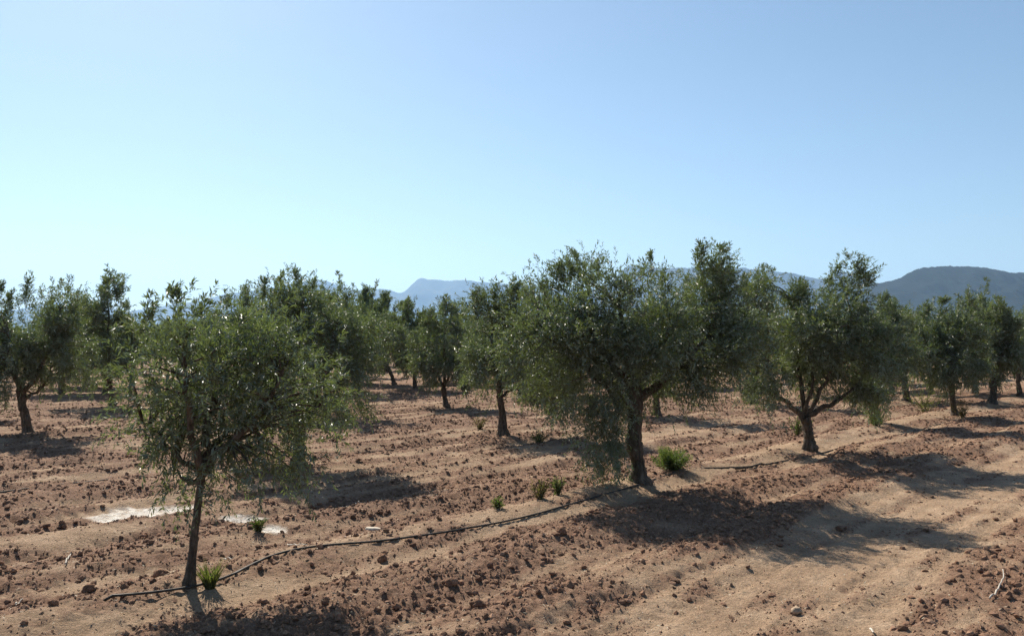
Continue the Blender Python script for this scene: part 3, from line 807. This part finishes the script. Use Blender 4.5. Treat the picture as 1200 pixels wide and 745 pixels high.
# ------------------------------------------------------------------ dry litter: bits of straw and old leaves
def litter():
    rng = np.random.RandomState(15)
    n = 9000
    d = 4.6 * (30 / 4.6) ** rng.rand(n); a = np.radians(rng.uniform(-37, 37, n))
    x, y = d * np.sin(a), d * np.cos(a)
    z = ground_z(x, y) + .012
    th = rng.rand(n) * 6.28
    L = .014 + .03 * rng.rand(n) ** 2.5; L *= (1 + .03 * (d - 5)); w = .003 + .006 * rng.rand(n); w *= (1 + .05 * (d - 5))
    dx = np.stack([np.cos(th), np.sin(th), rng.randn(n) * .25], 1); sx = np.stack([-np.sin(th), np.cos(th), rng.randn(n) * .4], 1)
    P = np.stack([x, y, z], 1)
    V = np.stack([P - dx * L[:, None] / 2, P + sx * w[:, None] / 2, P + dx * L[:, None] / 2, P - sx * w[:, None] / 2], 1).reshape(-1, 3)
    k = np.arange(n) * 4
    q = np.stack([k, k + 1, k + 2, k, k + 2, k + 3], 1).reshape(-1)
    link("dry_litter", mesh_np("dry_litter", V, q, 3, {"tint": np.repeat(rng.rand(n) ** 1.6, 4)}), M_STRAW, kind="stuff")
litter()

# ------------------------------------------------------------------ irrigation hoses
def hose(pts, r, label, lift=None):
    P = np.array([fl(*p) for p in pts])
    seg = np.concatenate([[0], np.cumsum(np.linalg.norm(np.diff(P, axis=0), axis=1))])
    n = int(seg[-1] / .09) + 2
    s = np.linspace(0, seg[-1], n)
    X = np.interp(s, seg, P[:, 0]); Y = np.interp(s, seg, P[:, 1])
    for _ in range(14):
        X[1:-1] = (X[:-2] + 2 * X[1:-1] + X[2:]) / 4; Y[1:-1] = (Y[:-2] + 2 * Y[1:-1] + Y[2:]) / 4
    Z = ground_z(X, Y)
    zs = Z.copy()
    for _ in range(60): zs[1:-1] = (zs[:-2] + zs[1:-1] + zs[2:]) / 3
    nearby = 1 - sstep(8.5, 13, np.hypot(X, Y))
    Z = np.maximum(np.minimum(Z - .012 * (1 - nearby), zs + .02), zs - .002) + r * (.25 + .85 * nearby)
    for _ in range(8): Z[1:-1] = (Z[:-2] + 2 * Z[1:-1] + Z[2:]) / 4
    Z[0] -= .05; Z[-1] -= .05
    g = Geo(); g.tube(np.stack([X, Y, Z], 1), r, 8)
    o = link("irrigation_hose", g.mesh("irrigation_hose"), M_HOSE)
    return tag(o, label, "hose", "drip irrigation hoses along the tree rows")
hose([(116, 720), (160, 715), (215, 705), (245, 699), (268, 691), (288, 680), (303, 671), (330, 660), (360, 655), (395, 651), (430, 648), (465, 643), (500, 637), (540, 628), (570, 622), (605, 614), (640, 605), (672, 596), (705, 587), (735, 579), (768, 569), (790, 562), (803, 557), (830, 554), (860, 551), (885, 548), (908, 543), (945, 536), (985, 526), (1045, 513), (1118, 493)],
     .0108, "black irrigation hose snaking past the foot of the young tree and the large knobbly tree")
hose([(-60, 588), (0, 580), (53, 573), (126, 565), (220, 555), (330, 541), (421, 530), (470, 525), (520, 520), (548, 517), (590, 513), (650, 507), (760, 492)],
     .0075, "thin dark irrigation hose of the second row, passing the bare dark trunk left of centre")

# ------------------------------------------------------------------ twigs, stones
def stick(pts, r, label, name="dry_twig", m=None, lift=.025, taper=.5, cat="twig"):
    P = np.array([(*fl(*p[:2]), p[2] if len(p) > 2 else 0) for p in pts])
    n = max(8, len(pts) * 3); s = np.linspace(0, len(P) - 1, n)
    Q = np.stack([np.interp(s, np.arange(len(P)), P[:, k]) for k in range(3)], 1)
    for _ in range(3): Q[1:-1] = (Q[:-2] + 2 * Q[1:-1] + Q[2:]) / 4
    Q[:, 2] += ground_z(Q[:, 0], Q[:, 1]) + lift
    g = Geo(); g.tube(Q, np.linspace(r, r * taper, n), 7, np.random.RandomState(3), .04)
    return tag(link(name, g.mesh(name), m or M_TWIG), label, cat)
stick([(1160, 712), (1167, 706), (1174, 696), (1177, 687), (1175, 679)], .0075, "curved bleached white twig beside the dark clod at lower right")
stick([(1020, 741), (1023, 745), (1024, 750)], .008, "tip of a pale twig poking up at the bottom edge, right of centre")
stick([(337, 642), (348, 648), (360, 654)], .008, "straight grey twig lying against the hose behind the bend")
stick([(262, 657), (274, 664)], .006, "short pale twig on the sand right of the young tree's foot")
stick([(76, 672), (80, 665), (83, 659)], .007, "short pale upright twig on the sand far left of the young tree")
stick([(18, 717), (22, 711), (27, 709)], .007, "small crooked pale twig near the lower left edge")
stick([(862, 553), (885, 548), (912, 545)], .020, "dark bowed stick lying along the hose near the edge of the shade", m=M_BARK, lift=.03)
stick([(416, 593), (421, 597)], .006, "tiny straw-coloured twig on the soil below the tall tree's shadow")
def slab(px, py, w, d_, h, label, seed, cat="stone", name="pale_stone"):
    rng = np.random.RandomState(seed); x, y = fl(px, py)
    v = CV.copy(); v = np.sign(v) * np.abs(v) ** .75
    n = fbm(v[:, 0] * 1.1 + seed, v[:, 1] * 1.1 + v[:, 2], 3, seed % 30)
    v = v * (1 + .25 * n)[:, None] * np.array([w, d_, h])
    o = link(name, mesh_np(name, v, CF.reshape(-1), 3, {"tint": np.full(len(v), .5)}, True), M_STONE, None, (x, y, gz(x, y) + h * .5))
    o.rotation_euler = (math.radians(-6), math.radians(4), rng.uniform(-.2, .2))
    return tag(o, label, cat)
slab(437, 621, .085, .07, .022, "flat white stone lying alone on the tilled soil behind the hose", 1)
clod(933, 712, 15, "pale sandy clod alone on the smooth track at bottom right", 321, None, M_PALE, .6)
slab(657, 630, .022, .018, .014, "small whitish pebble in the soil just below the hose near the shade", 3)
slab(1163, 471, .10, .08, .07, "pale stone at the foot of the shaggy trunk at the right edge", 4)

# ------------------------------------------------------------------ weeds and shrubs
def weed(px, py, hpx, wpx, kind, label, seed, n=60):
    rng = np.random.RandomState(seed); x, y = fl(px, py); m = y / F
    h, w = hpx * m, wpx * m / 2
    root = thing("weed" if kind != "shrub" else "shrub", (x, y, gz(x, y)), label, "weed" if kind != "shrub" else "shrub")
    if kind == "grass":
        th = rng.rand(n) * 6.28; r = w * .35 * rng.rand(n) ** .5
        P = np.stack([r * np.cos(th), r * np.sin(th), np.full(n, -.01)], 1)
        D = unit(np.stack([np.cos(th) * .6 * w / h * rng.rand(n) * 1.6, np.sin(th) * .6 * w / h * rng.rand(n) * 1.6, np.ones(n)], 1))
        L = h * (.45 + .65 * rng.rand(n))
        # blades: three-segment tapering strips
        k = np.linspace(0, 1, 4); side = unit(np.cross(D, rng.randn(n, 3)))
        out = np.stack([np.cos(th), np.sin(th), np.zeros(n)], 1)
        C = P[:, None] + D[:, None] * (L[:, None] * k)[..., None] + out[:, None] * (.28 * L[:, None] * k ** 2)[..., None]
        wd = .0075 * (1 - k * .9)
        V = np.stack([C - side[:, None] * wd[None, :, None], C + side[:, None] * wd[None, :, None]], 2).reshape(-1, 3)
        b = np.arange(n)[:, None] * 8 + np.arange(3)[None] * 2
        q = np.stack([b, b + 1, b + 3, b + 2], -1).reshape(-1)
        link("blades", mesh_np("blades", V, q, 4, {"tint": np.repeat(rng.rand(n), 8)}), M_GRASS, root, kind="stuff")
        # a few leafy stems among the blades
        D2 = unit(rng.randn(8, 3) * .3 + [0, 0, 1])
        V, q, t = leaves(rng, np.zeros((8, 3)), D2, h * .7, 9, .05, .012, .1)
        link("leafage", mesh_np("leafage", V, q, 3, {"tint": t}), M_BUSH, root, kind="stuff")
    else:
        mm = {"shrub": M_BUSH, "weed": M_BUSH, "dry": M_DRY, "tall": M_GRASS}[kind]
        th = rng.rand(n) * 6.28
        D = np.stack([np.cos(th), np.sin(th), np.zeros(n)], 1) * (rng.rand(n, 1) ** .6 * 2.0 * w / h) + [0, 0, 1.0]
        if kind == "shrub":
            D = unit(np.stack([np.cos(th), np.sin(th), .25 + 1.1 * rng.rand(n)], 1) * [w / h * 1.3, w / h * 1.3, 1])
        D = unit(D); L = h * (.6 + .45 * rng.rand(n)) if kind != "shrub" else h * (.65 + .38 * rng.rand(n)) * (.72 + .28 * D[:, 2])
        P = rng.randn(n, 3) * [w * .12, w * .12, 0]
        g = Geo()
        for i in range(min(n, 26)):
            e = P[i] + D[i] * L[i] * .95
            g.tube(np.stack([P[i] - [0, 0, .02], (P[i] + e) / 2, e]), [.005, .004, .002], 4, cap=False)
        link("stem", g.mesh("stem"), M_DRY if kind != "shrub" else M_BUSH, root, kind="stuff")
        lm = .035 + .0016 * y
        V, q, t = leaves(rng, P, D, L, 26 if kind == "shrub" else 8, lm * 1.15, lm * .24, .10, 1.0, .5)
        link("leafage", mesh_np("leafage", V, q, 3, {"tint": t}), mm, root, kind="stuff")
weed(246, 698, 32, 26, "grass", "yellow-green grass tuft at the right of the young tree's trunk", 1, 110)
weed(789, 559, 34, 28, "shrub", "round bright green shrub right of the large knobbly trunk", 2, 120)
weed(654, 588, 24, 14, "weed", "dark green upright weed just behind the hose, left of the large tree", 3, 26)
weed(632, 594, 27, 20, "dry", "thin yellowish dry weed left of the dark green upright one", 4, 30)
weed(584, 606, 13, 13, "weed", "small bright green weed behind the hose in the centre", 5, 22)
weed(303, 630, 20, 14, "weed", "grey-green weed on the pale patch right of the young tree", 6, 22)
weed(1085, 484, 44, 46, "tall", "tall pale green feathery weed left of the trunk with sprouts", 8, 70)
weed(1128, 491, 30, 24, "dry", "leafy brownish sprouts at the foot of the leaning trunk at right", 10, 36)
weed(1026, 505, 32, 34, "weed", "dark leafy weed under the half hidden tree", 11, 40)
weed(562, 507, 18, 14, "dry", "sparse dry weed left of the bare dark trunk", 12, 20)
weed(632, 520, 20, 30, "weed", "low green weed in the shade right of the bare dark trunk", 13, 30)
weed(935, 512, 26, 14, "weed", "leafy sprout clinging left of the low-forked trunk", 15, 26)

# ------------------------------------------------------------------ far farmhouse on the right edge of the plain
def farmhouse():
    x, y = 600 / F * 900 * .995, 900.0
    root = thing("farmhouse", (x, y, 0), "pale low farmhouse at the foot of the dark hill on the right edge", "farmhouse")
    g = Geo()
    def box(g, a, b):
        (x0, y0, z0), (x1, y1, z1) = a, b
        V = [(x0, y0, z0), (x1, y0, z0), (x1, y1, z0), (x0, y1, z0), (x0, y0, z1), (x1, y0, z1), (x1, y1, z1), (x0, y1, z1)]
        g.add(V, [(3, 2, 1, 0), (4, 5, 6, 7), (0, 1, 5, 4), (1, 2, 6, 5), (2, 3, 7, 6), (3, 0, 4, 7)])
    box(g, (-9, -5, 14), (14, 5, 24.5)); box(g, (-40, -60, -1), (60, 60, 14)); link("wall", g.mesh("wall", False), M_WALL, root)
    g = Geo(); g.add([(-9.6, -5.6, 24.5), (14.6, -5.6, 24.5), (14.6, 5.6, 24.5), (-9.6, 5.6, 24.5), (-9.6, 0, 27), (14.6, 0, 27)], [(0, 1, 5, 4), (2, 3, 4, 5), (0, 4, 3), (1, 2, 5)])
    link("roof", g.mesh("roof", False), M_ROOF, root)
    for wx in (-5, 1, 7):
        g = Geo(); box(g, (wx, -5.06, 18), (wx + 1.6, -4.9, 21)); link("window", g.mesh("window", False), M_DARK, root)
#farmhouse()

# ------------------------------------------------------------------ haze
def haze():
    m, n, out = mat("haze")
    v = nd(n, "ShaderNodeVolumePrincipled")
    v.inputs["Color"].default_value = (.40, .655, 1.0, 1); v.inputs["Density"].default_value = HAZE
    v.inputs["Anisotropy"].default_value = .3
    n.links.new(v.outputs[0], out.inputs["Volume"])
    R, z0, z1 = 15500, -1.7, 900
    V = np.array([(-R, -R, z0), (R, -R, z0), (R, R, z0), (-R, R, z0), (-R, -R, z1), (R, -R, z1), (R, R, z1), (-R, R, z1)], float)
    q = np.array([(3, 2, 1, 0), (4, 5, 6, 7), (0, 1, 5, 4), (1, 2, 6, 5), (2, 3, 7, 6), (3, 0, 4, 7)]).ravel()
    link("haze", mesh_np("haze", V, q, 4), m, kind="stuff")
if HAZE: haze()
